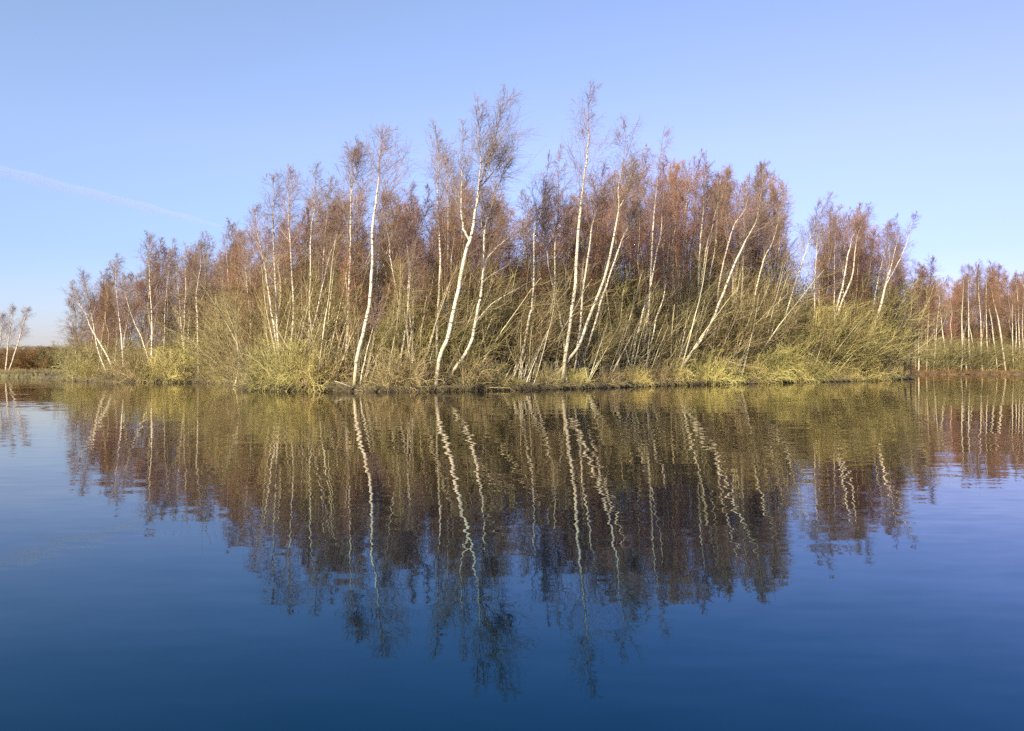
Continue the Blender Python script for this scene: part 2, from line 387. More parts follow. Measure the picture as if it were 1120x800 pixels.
# ------------------------------------------------------------------ traced birches
# every line: width in pixels at the foot | metres behind the water's edge | crown spread m | crown start | label | foot-to-tip pixels ; forks ...
TREES = '''
2.6|1.5|1.5|.5|leftmost white birch on the island, leaning far out to the left|128,412 118,390 109,374 99,357 95,344 88,333 82,322 80,308
2.0|2.0|1.5|.45|thin birch with tilted stem just right of the island's leftmost leaning birch|116,406 107,382 102,357 97,335 93,315 90,298
2.2|2.5|1.5|.5|straight pale birch standing right of the two leaning birches at the island's left tip|136,405 135,399 131,363 128,338 125,302 126,279
1.9|3.0|1.4|.5|left leaning thin birch whose foot meets the upright birch in the left clump|165,400 157,371 148,352 140,324 137,303
2.4|2.6|1.7|.5|tallest upright birch in the thin clump at the island's left end|167,412 166,399 166,352 164,302 163,258
1.8|3.4|1.5|.45|pale birch curving gently right beside the tallest one of the left clump|178,410 179,396 180,344 184,300 188,262
1.8|3.5|1.5|.45|thin birch bending left with short bare foot, in the left clump's right half|201,410 201,396 197,357 194,330 190,300 187,268
1.8|2.8|1.4|.45|upright thin birch crossing the one that bends left in the left clump|202,408 201,363 203,313 202,266
1.5|4.5|1.2|.45|slight birch sloping right between the two crossing birches and the forked one|206,408 209,357 213,313 217,280
2.2|2.0|1.6|.5|birch with crown turned right, near water at the left clump's right edge|217,414 217,410 218,357 217,324 223,289 221,268
2.3|2.4|1.6|.45|forked pale birch standing just left of the big shrub on the bank's step|249,412 249,390 252,349 251,316 249,280 252,250;251,349 247,335 242,313 239,290
1.4|5.0|1.1|.45|very thin birch sloping left, behind the forked birch on the left|241,400 239,366 235,335 231,306 230,280
1.7|5.0|1.4|.5|thin pale birch rising behind the big shrub on the bank's step|274,400 273,352 269,308 266,275 262,258
2.6|1.6|1.3|.55|left stem of the leaning white pair at the island's left shoulder|310,415 308,405 300,362 292,310 285,275 280,250 277,228
3.2|1.9|1.5|.55|white birch, right one of the leaning pair at the left shoulder, tip above it|312,416 309,410 305,390 302,345 299,300 296,250 296,215 295,190
3.0|2.2|1.6|.6|straight tall white birch with a round dark top right of the leaning pair|316,415 317,390 320,350 319,312 315,250 314,215 312,184
2.6|3.0|1.6|.6|slim upright birch with yellowish trunk, next right of the round topped birch|336,412 338,380 339,350 340,300 342,250 346,225 347,185
2.0|4.0|1.4|.55|thin birch behind the slim yellowish one, crown at the same height|349,408 350,350 351,300 353,262 355,235 359,190
2.2|2.0|1.1|.6|birch stem slanting right across its neighbours above the dry shrubs|334,410 335,398 341,365 346,345 354,307 360,280 370,250 376,222
3.0|2.6|1.6|.62|tall white birch with a faint double top left of the big crooked one|379,412 380,375 382,332 383,300 384,262 385,230 386,190 389,165;385,215 392,190 394,160
1.8|2.4|.9|.65|short white stem slanting right across the foot of the double topped birch|369,385 372,372 377,355 384,325 390,305 405,272 412,255
5.2|0.5|2.0|.62|big crooked white birch standing at the water's edge with dark rough foot|386,425 387,422 392,392 400,357 404,340 407,310 409,287 410,250 414,225 417,202 418,177 422,148
1.8|0.6|.7|.6|slender white sapling leaning beside the big crooked birch's foot|393,424 394,420 400,390 406,365 412,335 416,315
2.4|3.0|1.5|.6|birch bowing left then up, just right of the big crooked birch|440,405 440,378 439,355 436,335 431,307 426,282 425,265 419,235 416,212
2.8|1.8|1.4|.6|forked birch with V shaped top in the dark gap left of the centre|436,410 438,392 441,375 446,345 447,315 449,290 446,275 449,232 450,208;449,292 452,280 460,250 465,232 471,208
1.9|1.6|1.0|.6|thin pale stem at right side of the V topped birch|440,412 447,385 450,362 447,327 449,300 450,285
3.0|2.0|1.7|.6|tall straight white birch left of the great forked birch|478,412 478,385 479,350 481,312 482,280 480,240 480,197 481,177 477,140
1.7|5.0|1.3|.55|thin upright birch seen behind the great forked birch's trunk|490,405 490,360 490,312 491,252 491,205 489,180
5.8|0.4|2.2|.6|great white birch at the water, trunk forking into several tall crowns|476,425 477,422 481,392 490,370 496,342 501,322 505,300 511,272 515,262 519,240 524,212 532,185 540,160 546,135 553,101;514,266 507,250 505,225 506,200 505,177 508,140;522,218 526,185 526,165 524,122;526,205 536,192 544,180 550,165
4.8|0.9|1.6|.55|white birch with long straight bare side boughs pointing right|492,412 500,400 509,387 516,372 520,352 524,332 527,310 529,282 530,250 536,230 546,200 554,176;529,283 545,268 562,256 580,245;527,306 540,301 557,295;523,352 540,332 560,320 580,309;530,262 527,245 526,222 528,200
2.8|2.2|1.5|.6|white birch curving to the right with slightly forked top, centre of the bank|565,405 570,392 575,370 579,347 583,327 584,275 584,255 590,240 594,220 596,207 601,165
2.3|2.6|1.4|.6|lower thin birch whose stem crosses a left leaning one in an X|588,402 589,395 597,370 604,335 607,307 607,265 610,237 611,200 611,162
2.3|1.8|1.2|.6|left leaning birch of the X shaped crossing pair, rising from the tallest one's foot|618,392 617,377 612,345 607,320 601,300 598,270 596,250 595,232 597,210
5.0|1.0|1.9|.56|tallest birch of the island, straight white trunk with wind swept top|617,402 619,387 622,362 625,337 629,310 630,282 632,252 634,230 637,202 640,177 642,152 641,127 649,101
2.6|1.8|1.5|.6|birch just right of the tallest one, curving gently beside it|629,402 631,382 635,355 637,325 640,302 644,275 647,250 650,240 654,225 657,205 661,180
4.2|1.2|1.8|.6|smooth white birch leaning right, starting low near the tallest one's foot|617,400 625,390 634,377 641,355 651,330 660,305 666,280 672,250 675,230 674,210 677,192 681,160 680,138;675,231 681,220 686,203 690,185
2.6|2.0|1.2|.65|outermost right leaning thin birch of the group round the tallest birch|636,395 642,380 652,350 657,330 664,310 673,282 680,262 686,250 691,240 697,222
2.6|2.8|1.7|.58|tall straight birch with grey brush top right of the tallest birch's group|703,400 704,380 707,360 710,332 712,300 713,275 714,250 716,225 719,200 721,177 727,138
2.5|2.2|1.4|.6|birch bending right beside the grey brush topped one|692,392 696,372 701,352 706,332 712,315 719,280 725,250 726,225 731,190
2.0|2.0|1.0|.6|thin yellowish birch stem with small S bend above olive scrub|705,405 709,390 714,370 719,347 727,325 731,290 735,252 736,230
2.6|2.6|1.6|.6|upright birch with narrow brown top left of the big slanting birch|758,405 759,390 761,365 763,337 763,300 764,270 767,235 768,215 770,167
2.6|2.6|1.5|.6|birch curving right beside the narrow brown topped one|762,402 763,380 764,350 767,320 771,295 775,270 781,250 787,227 796,207 803,177
2.3|3.2|1.4|.6|thin birch leaning right behind the top of the big slanting trunk|778,400 779,370 781,337 785,300 791,272 797,250 809,230 812,195
3.2|1.0|1.6|.66|big white birch slanting far right over olive shrubs|748,398 757,386 767,372 779,352 787,332 795,312 803,292 810,277 818,262 826,247 830,237 835,205 839,172
2.0|3.6|1.3|.6|thin birch standing behind the upper half of the big slanting one|800,402 800,380 802,350 805,320 811,280 812,250 811,222 812,200
2.2|3.0|.9|.7|straight reddish young trunk in the thicket right of the slanting birch's foot|806,405 807,380 809,357 810,312 811,280 813,250
2.2|2.5|1.5|.6|birch bending right at the edge of the sky gap|810,405 816,375 820,355 824,332 830,305 836,282 845,265 852,240 858,206
2.3|2.0|1.5|.62|leaning white birch just right of the sky gap|840,392 847,375 857,355 867,322 874,302 882,278 887,262 892,247 897,216
1.8|3.5|1.5|.55|thin upright birch behind the leaning one right of the sky gap|887,402 886,365 889,342 888,312 890,270 892,240 905,214
1.4|3.0|1.1|.55|faint thin birch between the leaning ones right of the sky gap|912,400 911,351 910,320 910,276 911,250
2.2|2.2|1.4|.6|left one of two close birches leaning right near the island's right end|912,375 915,342 923,311 928,282 934,260 938,250 943,224
2.2|2.6|1.4|.6|right one of two close birches leaning right near the island's right end|911,372 917,338 927,313 932,296 935,265 940,247 948,223
3.0|1.4|1.5|.6|white birch leaning right out of tall willow, last on the island with forked top|938,400 946,382 955,360 962,336 965,322 968,311 976,283 980,262 979,233;968,312 978,290 985,270 988,250 991,238
1.9|4.5|1.4|.5|dark stemmed birch leaning right behind the last forked one|950,390 956,340 962,305 968,280 972,262 973,240
'''
RIGHT = '''
2.3|2|1.4|.6|white birch nearest the island on the right shore, standing very straight|1004,409 1005,400 1006,362 1007.5,322 1008,300
1.4|4|1.2|.6|thin trunk hard against the right shore's straight first birch, on its left|1001,408 1002,390 1002.5,352 1003,320
1.8|2.5|1.4|.6|second clear trunk from the island on the right shore, thin and upright|1013,408 1013.5,390 1014,360 1014.5,325 1015,300
1.7|2|1.3|.6|birch slanting right, third along the right shore from the island|1021,408 1022,395 1025,365 1028,336 1030,308
1.4|4|1.1|.6|short thin trunk rising just left of the slanting third birch, right shore|1022,407 1022,380 1021.5,350 1022,325
1.8|1.6|1.3|.6|birch leaning left with its foot right of the slanting third one, right shore|1039,409 1037,400 1034,375 1032.5,350 1031,326 1030,302
2.3|1.6|1.5|.62|white leaning birch, clearest of the left half of the right shore wood|1051,409 1051,400 1050,382 1047,355 1045,335 1044,312 1040,294
1.8|2.2|1.2|.6|birch leaning left beside the clearest leaning one, its top lower|1057,409 1056.5,400 1054,372 1051,346 1050,328
2.0|2.5|1.5|.6|straight tall reddish trunk with high top left of right wood's peak|1062,408 1061,400 1059,370 1058,340 1057,308 1056,292
1.5|3.5|1.1|.6|thin stem leaning left below right shore wood's highest tops|1067,408 1066,392 1064,370 1060,345 1058,330
2.0|2.0|1.6|.58|slim trunk below the tallest peak of the right shore wood|1074,409 1074,400 1073,370 1072,345 1070,312 1070,290
1.7|2.5|1.5|.6|birch rising right of the peak's slim trunk, crown nearly as tall|1081,408 1081,395 1079,370 1078,345 1078,310 1079,294
2.0|1.8|1.2|.6|birch leaning left in the right shore wood, foot in red brown grass|1090,409 1090,400 1087,380 1082,352 1079,338 1077,322
2.5|1.5|1.4|.62|whitest strongly left leaning birch near the photo's right edge|1100,409 1099,400 1095,370 1090,345 1086,328 1083,308
1.8|2.0|1.3|.6|left leaning birch between the whitest leaner and the photo's edge|1108,409 1107,395 1104,370 1101,345 1100,322
1.9|2.0|1.4|.6|last upright birch before the right edge with reddish crown|1116,409 1115,398 1115,370 1114,345 1113,320 1112,296
1.5|3.0|1.3|.6|thin birch just left of the last upright one at the right edge|1111,408 1111,390 1112,360 1111,335 1110,312
1.4|3.0|1.3|.6|thin birch cut by the photo's right edge, behind the last upright one|1119,408 1120,385 1119,350 1121,318 1121,298
'''
LEFT = '''
1.6|2.5|1.3|.35|small bare birch on the far left shore, left one of a close pair|5,409 6,403 8,382 10.5,362 12,344 13,338
1.6|2.5|1.3|.35|small right leaning birch on the far left shore, right one of the pair|9,409 11,402 19,379 24,360 27,346 29,339
1.5|3.5|1.3|.35|small bare birch cut off by the photo's left edge|-3,409 -2,395 -1,370 0,355 1,345
'''
def parse(txt):
    for line in txt.strip().splitlines():
        w, off, spread, c0, label, rest = line.split('|')
        stems = [[tuple(map(float, q.split(','))) for q in s.split()] for s in rest.split(';')]
        yield float(w), float(off), float(spread), float(c0), label, stems

NST = 30
def traced_tree(w, off, spread, c0, label, stems, depth_of, g, group, bark=None, twig=None, ground=0.25, dens=1.0):
    D = depth_of(stems[0][0][0]) + off
    lean = g.normal() * 0.05
    main = None; S = []; W = []
    for i, st in enumerate(stems):
        pts = [at(x, y, D) for x, y in st]
        if i == 0:
            d = unit(pts[0] - pts[1]); d = d if d[2] < -0.3 else unit(np.array([d[0] * 0.5, 0, -0.6]))
            drop = (pts[0][2] - ground) / -d[2]
            if drop > 0.15: pts.insert(0, pts[0] + d * (drop + 0.15))
        c = catmull(pts, NST)
        zz = c[:, 2] - ground
        c[:, 1] += lean * zz + 0.05 * np.sin(zz * 0.9 + g.random() * 6)            # depth wander, so the stem is not a flat tracing
        c[1:, 0] += 0.012 * g.normal(size=NST - 1)
        r0 = w / 2 / F * D * (0.82 if w > 3.5 else 0.95)
        if i == 0:
            s = np.linspace(0, 1, NST); r = r0 * (1 - 0.22 * s - 0.78 * s ** 2.6) ; r = np.maximum(r, 0.011)
            r[0:2] *= np.array([1.35, 1.12]); main = (c, r); age = 1 - s
            age = np.clip((1 - s) * 0.9 + 0.1 * (s < 0.12), 0, 1)
            W.append((c, r, np.clip(1.0 - s, 0, 1)))
        else:
            j = np.argmin(np.linalg.norm(main[0] - c[0], axis=1)); rj = main[1][j]
            c += (main[0][j] - c[0])[None] * np.linspace(1, 0, NST)[:, None] ** 2
            c[:, 1] += np.linspace(0, 1, NST) * g.normal() * 0.8
            s = np.linspace(0, 1, NST); up = abs(c[-1][2] - c[0][2]) / (np.linalg.norm(c[-1] - c[0]) + 1e-6)
            r = np.maximum(rj * (0.72 if up > 0.6 else 0.34) * (1 - s) ** 0.8, 0.010)
            W.append((c, r, np.clip((1 - s) * (1 - j / NST) * 1.1, 0, 1) * 0.8 + 0.06))
        S.append(c)
    foot = np.array([main[0][0][0], main[0][0][1], ground]); S = [c - foot for c in S]
    root = thing('birch_tree', label, 'tree', foot, group)
    tr = None
    for i, (c, r, a) in enumerate(W):
        o = tube_obj('trunk' if i == 0 else 'bough', [((c - foot)[None], r[None], a[None])], bark or M_BARK, root if i == 0 else tr, 8)
        if i == 0: tr = o
    # horizontal boughs get few twigs, tops get the full crown
    b = []
    for i, c in enumerate(S):
        up = abs(c[-1][2] - c[0][2]) / (np.linalg.norm(c[-1] - c[0]) + 1e-6)
        if i and up < 0.6:
            b += [spawn(g, c[None], 7, 0.35, 1.0, rad(25), rad(55), lambda t: 0.28 - 0.1 * t, 4, (0.1, 0, 0.3), 0.1, 0.008, 0.004, 0.5)]
            b += [spawn(g, b[-1][0], 4, 0.2, 1.0, rad(25), rad(50), lambda t: 0.45 + 0 * t, 3, (0.1, 0, 0), 0.12, 0.005, 0.0035, 1.0)]
        else:
            b += crown_batches(g, c[None], spread * (1.12 if i == 0 else 0.78), dens * (1.0 if i == 0 else 0.75), c0 if i == 0 else 0.15, 0.3)
    tube_obj('crown', b, twig or M_TWIG, root, 3)
    return root

for rec in parse(TREES):
    traced_tree(*rec, edge_depth, rng, 'white birches along the front of the island')
for rec in parse(RIGHT):
    traced_tree(rec[0] * 0.8, *rec[1:], lambda x: 107.5, rng, 'birches on the right shore', bark=M_BARK_CREAM, twig=M_TWIG_RED, ground=0.3, dens=1.15)
for rec in parse(LEFT):
    traced_tree(*rec, lambda x: 82.5, rng, 'small birches on the far left shore', ground=0.55)

# ------------------------------------------------------------------ birches in the ranks behind
def make_back_tree(seed, h=12.0, bark=None):
    g = np.random.default_rng(seed)
    z = np.linspace(0, h, 9); lx, ly = g.normal() * 0.05 + 0.05, g.normal() * 0.05
    pts = np.stack([lx * z + 0.10 * g.normal(size=9) * (z > 0), ly * z + 0.10 * g.normal(size=9) * (z > 0), z], 1)
    c = catmull(pts, NST); s = np.linspace(0, 1, NST)
    r = np.maximum((0.088 if bark else 0.070) * (0.7 + 0.6 * g.random()) * (1 - 0.25 * s - 0.75 * s ** 2.2), 0.011)
    stems = [(c, r, 1 - s)]
    if g.random() < 0.6:
        j = int(NST * (0.3 + 0.25 * g.random())); q = c[j]; n = 9; zz = np.linspace(0, (h - q[2]) * 0.9, n); sx, sy = g.normal() * 0.12, g.normal() * 0.12
        c2 = catmull(np.stack([q[0] + sx * zz, q[1] + sy * zz, q[2] + zz], 1), NST)
        stems.append((c2, np.maximum(r[j] * 0.7 * (1 - s), 0.010), (1 - s) * 0.6))
    root = thing('birch_tree', '', 'tree')
    tube_obj('trunk', [(c_[None], r_[None], a_[None]) for c_, r_, a_ in stems], bark or M_BARK_YOUNG, root, 6)
    b = []
    for i, st in enumerate(stems): b += crown_batches(g, st[0][None], 2.4 if i == 0 else 1.6, (0.95 if bark else 1.45) if i == 0 else 0.7, 0.19 if i == 0 else 0.15, 0.22, 0.0060 if bark else 0.0078)
    tube_obj('crown', b, M_TWIG_RED, root, 3)
    return root

PROFILE = [(70, 352), (85, 330), (105, 304), (130, 288), (165, 270), (205, 269), (240, 264), (262, 256), (290, 242), (330, 224), (370, 214), (410, 222), (450, 222), (500, 208), (535, 212),
           (560, 236), (590, 206), (630, 200), (680, 184), (730, 176), (775, 184), (815, 190), (846, 200), (857, 236), (863, 318), (880, 318), (887, 250), (905, 232), (940, 240), (962, 256), (985, 260), (1000, 288), (1010, 312)]
prx, pry = np.array(PROFILE, float).T
ZONES = [(170, 'left tip'), (262, 'left end'), (345, 'left shoulder'), (430, 'big crooked birch at the water'), (505, 'great forked birch'), (590, 'bare boughed birch'),
         (690, 'tallest birch'), (780, 'grey topped birches'), (872, 'big slanting birch'), (1010, 'right end')]
def zone(x):
    for lim, nm in ZONES:
        if x < lim: return nm
    return ZONES[-1][1]

protos = [make_back_tree(100 + i) for i in range(9)] + [make_back_tree(200 + i, 12.0, M_BARK_CREAM) for i in range(6)]
used = set()
def place(protos, key, loc, rz, sc, label, group):
    if key not in used:
        used.add(key); r = protos[key]
        r.location = loc; r.rotation_euler = (0, 0, rz); r.scale = sc; r['label'] = label; r['group'] = group; return r
    return copy_thing(protos[key], loc, rz, sc, label, group)

g = np.random.default_rng(5)
xs = []
x = 82.0
while x < 1006:
    xs.append(x); x += (5.4 if x < 262 else 6.5) * (0.6 + 0.8 * g.random())
for k, x in enumerate(xs):
    lane = [4, 9, 14, 6.5, 11.5][k % 5] + 1.5 * g.random()
    if x < 250: lane *= 0.8
    D = on_land(x, edge_depth(x) + lane)
    top = float(np.interp(x, prx, pry)) + g.normal() * 7 + (14 if lane < 7 else 0)
    if 861 < x < 882: continue
    h = EYE + (400 - top) / F * D - 0.4
    s = h / 12.0
    place(protos, 9 + k % 6 if lane < 7.5 else k % 9, ((x - 560) / F * D - 0.3 * h * 0.05, D, 0.35), g.normal() * 0.5, (0.55 + 0.45 * s, 0.55 + 0.45 * s, s),
          f'slender red-brown birch in the dense ranks behind the {zone(x)}', f'birches behind the {zone(x)}')

# slim pale stems between the traced trunks
for k in range(30):
    x = 90 + 890 * (k + g.random()) / 30
    if 850 < x < 890: continue
    D = edge_depth(x) + 2.2 + 3.5 * g.random(); top = float(np.interp(x, prx, pry)) + 18 + 40 * g.random()
    h = EYE + (400 - top) / F * D - 0.3; s = h / 12.0
    place(protos, 9 + k % 6, ((x - 560) / F * D - 0.03 * h, D, 0.3), g.normal() * 0.6, (0.40 + 0.35 * s, 0.40 + 0.35 * s, s),
          f'slim pale birch among the larger trunks by the {zone(x)}', f'slim birches by the {zone(x)}')
# right shore: ranks behind the traced ones
for k in range(38):
    x = 995 + 145 * (k + g.random()) / 38; D = 111 + 20 * g.random()
    top = float(np.interp(x, [985, 1010, 1030, 1050, 1072, 1085, 1100, 1120, 1150], [318, 312, 308, 302, 291, 296, 302, 297, 295])) + g.normal() * 5
    h = EYE + (400 - top) / F * D - 0.6; s = h / 12.0
    place(protos, k % 9, ((x - 560) / F * D, D, 0.5), g.normal() * 0.5, (0.5 + 0.5 * s, 0.5 + 0.5 * s, s),
          'dark red-brown birch deep in the right shore wood', 'birches deep in the right shore wood')
# the wood on the far shore, glimpsed between the island's trunks: one mass
FW = []
for k in range(90):
    X = -60 + 160 * (k + g.random()) / 90; D = 150 + 22 * g.random(); h = 7.5 + 4.0 * g.random()
    st = catmull(np.array([[X, D, 0.2], [X + 0.2 * g.normal(), D, h * 0.5], [X + 0.4 * g.normal(), D, h]]), 10)
    FW.append((st[None], np.linspace(0.10, 0.02, 10)[None], np.full((1, 10), 0.3)))
    b1 = spawn(g, st[None], 22, 0.2, 0.98, rad(25), rad(60), lambda t: 1.1 - 0.85 * t, 5, (0.1, 0, 0.5), 0.12, 0.025, 0.012, 0.5, 2.6)
    FW += [b1, spawn(g, b1[0], 8, 0.1, 1.0, rad(20), rad(60), lambda t: 0.5 - 0.2 * t, 3, (0.1, 0, 0), 0.15, 0.014, 0.009, 1.0)]
fw = tube_obj('far_wood', FW, M_TWIG_RED, None, 3); fw['kind'] = 'stuff'; fw['category'] = 'wood'
fw['label'] = 'bare brown wood on the far shore glimpsed between the island trunks'

# ------------------------------------------------------------------ shrubs
def make_shrub(seed, name, h, spreadang, nst, n2, n3, bend, wind, ms, mt, r0=0.016):
    g = np.random.default_rng(seed)
    n = nst; az = g.random(n) * 2 * math.pi; el = rad(8) + rad(spreadang) * np.sqrt(g.random(n))
    rr = 0.45 * h * 0.35 * np.sqrt(g.random(n)); a2 = g.random(n) * 2 * math.pi
    pos = np.stack([rr * np.cos(a2), rr * np.sin(a2), np.full(n, -0.1)], 1)
    d = np.stack([np.sin(el) * np.cos(az) + wind, np.sin(el) * np.sin(az), np.cos(el)], 1); d = unit(d)
    L = h * (0.55 + 0.6 * g.random(n)); K = 8; out = [pos]; cur = pos
    for k in range(K - 1):
        d = unit(d + np.array([wind * 0.25, 0, bend]) / (K - 1) * (0.3 + k / 3.5) + 0.10 * g.normal(size=d.shape)); cur = cur + d * (L / (K - 1))[:, None]; out.append(cur)
    P = np.stack(out, 1); P[:, :, 2] = np.maximum(P[:, :, 2], -0.25 + 0.35 * g.random((n, 1)) * (np.arange(K)[None] > 0))
    R = np.linspace(r0, 0.006, K)[None] * (0.6 + 0.7 * g.random((n, 1)))
    s1 = (P, R, np.linspace(0, 0.6, K)[None] * np.ones((n, 1)))
    b2 = spawn(g, P, n2, 0.15, 1.0, rad(18), rad(50), lambda t: 0.42 - 0.18 * t, 5, (wind * 0.6, 0, bend * 0.5 + 0.15), 0.14, 0.0100, 0.0055, 0.45)
    b3 = spawn(g, b2[0], n3, 0.1, 1.0, rad(18), rad(55), lambda t: 0.6 - 0.25 * t, 3, (wind * 0.4, 0, 0.05), 0.18, 0.0070, 0.0045, 0.95)
    sc_ = h / np.percentile(b3[0][:, :, 2], 96)
    def tame(q_):                                   # true to the wanted height, no lone stem shooting out of the top
        z_ = q_[:, :, 2:] * sc_; lim = 0.95 * h
        return np.concatenate([q_[:, :, :2] / max(1.0, sc_) ** 0.5, np.where(z_ > lim, lim + (z_ - lim) * 0.25, z_)], 2)
    s1, b2, b3 = [(tame(q_[0]), q_[1], q_[2]) for q_ in (s1, b2, b3)]
    root = thing(name, '', 'shrub')
    tube_obj('stems', [s1], ms, root, 4)
    tube_obj('twigs', [b2, b3], mt, root, 3)
    return root

W_TALL = [make_shrub(300 + i, 'willow_shrub', 4.2, 44, 60, 8, 5, 0.05, 0.14, M_WILLOW_STEM, M_WILLOW, 0.020) for i in range(4)]
T_TALL = [make_shrub(400 + i, 'willow_shrub', 4.2, 40, 40, 6, 4, 0.0, 0.16, M_WILLOW_STEM, M_SCRUB, 0.021) for i in range(3)]
T_LOW = [make_shrub(420 + i, 'willow_shrub', 2.1, 62, 50, 6, 5, -0.5, 0.1, M_WILLOW_STEM, M_SCRUB, 0.016) for i in range(3)]
W_LOW = [make_shrub(320 + i, 'willow_shrub', 2.1, 66, 60, 7, 5, -0.55, 0.1, M_WILLOW_STEM, M_WILLOW, 0.016) for i in range(4)]
B_MID = [make_shrub(340 + i, 'scrub_bush', 3.4, 42, 54, 8, 7, 0.1, 0.1, M_SCRUB, M_SCRUB) for i in range(4)]
B_RUS = [make_shrub(360 + i, 'russet_bush', 2.6, 45, 40, 8, 6, 0.0, 0.05, M_RUSSET, M_RUSSET) for i in range(3)]

def shr(lst, tag, k, x, D, z, h0, h, wide, label, group):
    key = (tag, k % len(lst)); s = h / h0; wide = min(wide, 2.2 / s)
    loc = ((x - 560) / F * D, D, z); rz = g.normal() * 0.6; sc = (s * wide, s * wide, s)
    if key not in used:
        used.add(key); r = lst[k % len(lst)]; r.location = loc; r.rotation_euler = (0, 0, rz); r.scale = sc; r['label'] = label; r['group'] = group
    else: copy_thing(lst[k % len(lst)], loc, rz, sc, label, group)

def hprof(x):  # top of the scrub in the photograph
    return float(np.interp(x, [75, 130, 200, 240, 265, 300, 350, 385, 405, 440, 470, 520, 560, 610, 650, 690, 720, 760, 800, 850, 880, 920, 960, 990, 1003],
                              [396, 388, 378, 366, 352, 350, 340, 372, 388, 350, 350, 352, 350, 356, 372, 368, 352, 350, 356, 346, 336, 334, 338, 352, 385]))
def tanness(x): return float(np.interp(x, [80, 240, 300, 420, 560, 640, 760, 830, 880], [0.5, 0.55, 0.6, 0.7, 0.75, 0.6, 0.4, 0.2, 0.08]))
def step_m(x, m, D): return m / D * F
# row 1: low arching willow hanging over the water
x, k = 84.0, 0
while x < 984:
    D = edge_depth(x) + 0.40 + 0.6 * g.random()
    hh = (1.0 + 1.4 * g.random() ** 1.3) * (0.62 if 372 < x < 400 or 470 < x < 490 else 1.0)
    if min(abs(x - q) for q in (386, 392, 477, 496, 619, 626, 567, 757)) < 9: hh *= 0.5
    tan = g.random() < tanness(x)
    shr(T_LOW if tan else W_LOW, 'tlow' if tan else 'low', k, x, D, 0.18, 2.1, hh, 1.15, f'low arching olive willow shrub over the bank by the {zone(x)}', f'low willow shrubs by the {zone(x)}')
    x += step_m(x, 0.85 + 0.9 * g.random(), D); k += 1
# row 2: taller willow
x, k = 92.0, 0
while x < 954:
    D = edge_depth(x) + (3.2 if 290 < x < 800 else 2.4) + 1.8 * g.random()
    hh = max(0.8, EYE + (400 - hprof(x)) / F * D - 0.4) * (0.8 + 0.3 * g.random())
    if not (383 < x < 432):
        tan = g.random() < tanness(x)
        shr(T_TALL if tan else W_TALL, 'ttall' if tan else 'tall', k, x, D, 0.28, 4.2, hh, 1.15, f'upright olive willow shrub in the thicket round the {zone(x)}', f'upright willow shrubs round the {zone(x)}')
    x += step_m(x, 1.4 + 1.3 * g.random(), D); k += 1
# cream poles fanning out of old willow stools
def make_poles(seed):
    g = np.random.default_rng(seed); n = 7 + int(5 * g.random()); K = 9
    base = np.column_stack([0.25 * g.normal(size=(n, 2)), np.full(n, -0.2)])
    d = unit(np.column_stack([0.20 + 0.30 * g.normal(size=n), 0.25 * g.normal(size=n), np.ones(n)])); L = 5.2 * (0.55 + 0.5 * g.random(n)); out = [base]; cur = base
    for k in range(K - 1):
        d = unit(d + np.array([0.015, 0, 0.03]) + 0.05 * g.normal(size=d.shape)); cur = cur + d * (L / (K - 1))[:, None]; out.append(cur)
    P = np.stack(out, 1); R_ = np.linspace(0.034, 0.009, K)[None] * (0.6 + 0.6 * g.random((n, 1)))
    b1 = spawn(g, P, 10, 0.3, 1.0, rad(20), rad(50), lambda t: 0.34 - 0.14 * t, 5, (0.2, 0, 0.4), 0.12, 0.009, 0.005, 0.6)
    b2 = spawn(g, b1[0], 6, 0.1, 1.0, rad(20), rad(55), lambda t: 0.6 - 0.2 * t, 4, (0.1, 0, 0.1), 0.16, 0.0055, 0.004, 1.0)
    root = thing('willow_clump', '', 'shrub'); tube_obj('stems', [(P, R_, np.linspace(0, 0.9, K)[None] * np.ones((n, 1)))], M_POLE, root, 5); tube_obj('twigs', [b1, b2], M_SCRUB, root, 3)
    return root
POLES = [make_poles(500 + i) for i in range(6)]
x, k = 112.0, 0
while x < 915:
    if 238 < x < 264: x = 265.0
    D = edge_depth(x) + 1.6 + 2.8 * g.random()
    hh = max(1.5, EYE + (400 - hprof(x) + (10 + 65 * g.random() if 250 < x < 850 else 30 * g.random() - 10)) / F * D)
    if x > 850: hh *= 0.8
    shr(POLES, 'pole', k, x, D, 0.3, 5.0, hh, 1.0, f'cream poles fanning out of the scrub by the {zone(x)}', f'fanning pole clumps by the {zone(x)}')
    x += 7 + 11 * g.random(); k += 1
# row 3: brown scrub under the trees
x, k = 92.0, 0
while x < 960:
    D = on_land(x, edge_depth(x) + 5.0 + 3.5 * g.random())
    hh = max(1.0, EYE + (400 - hprof(x) + 16) / F * D - 0.4) * (0.75 + 0.5 * g.random())
    shr(B_MID, 'mid', k, x, D, 0.35, 3.4, hh, 1.25, f'brown twiggy bush under the trees behind the {zone(x)}', f'brown bushes under the trees behind the {zone(x)}')
    x += step_m(x, 1.9 + 0.8 * g.random(), D); k += 1
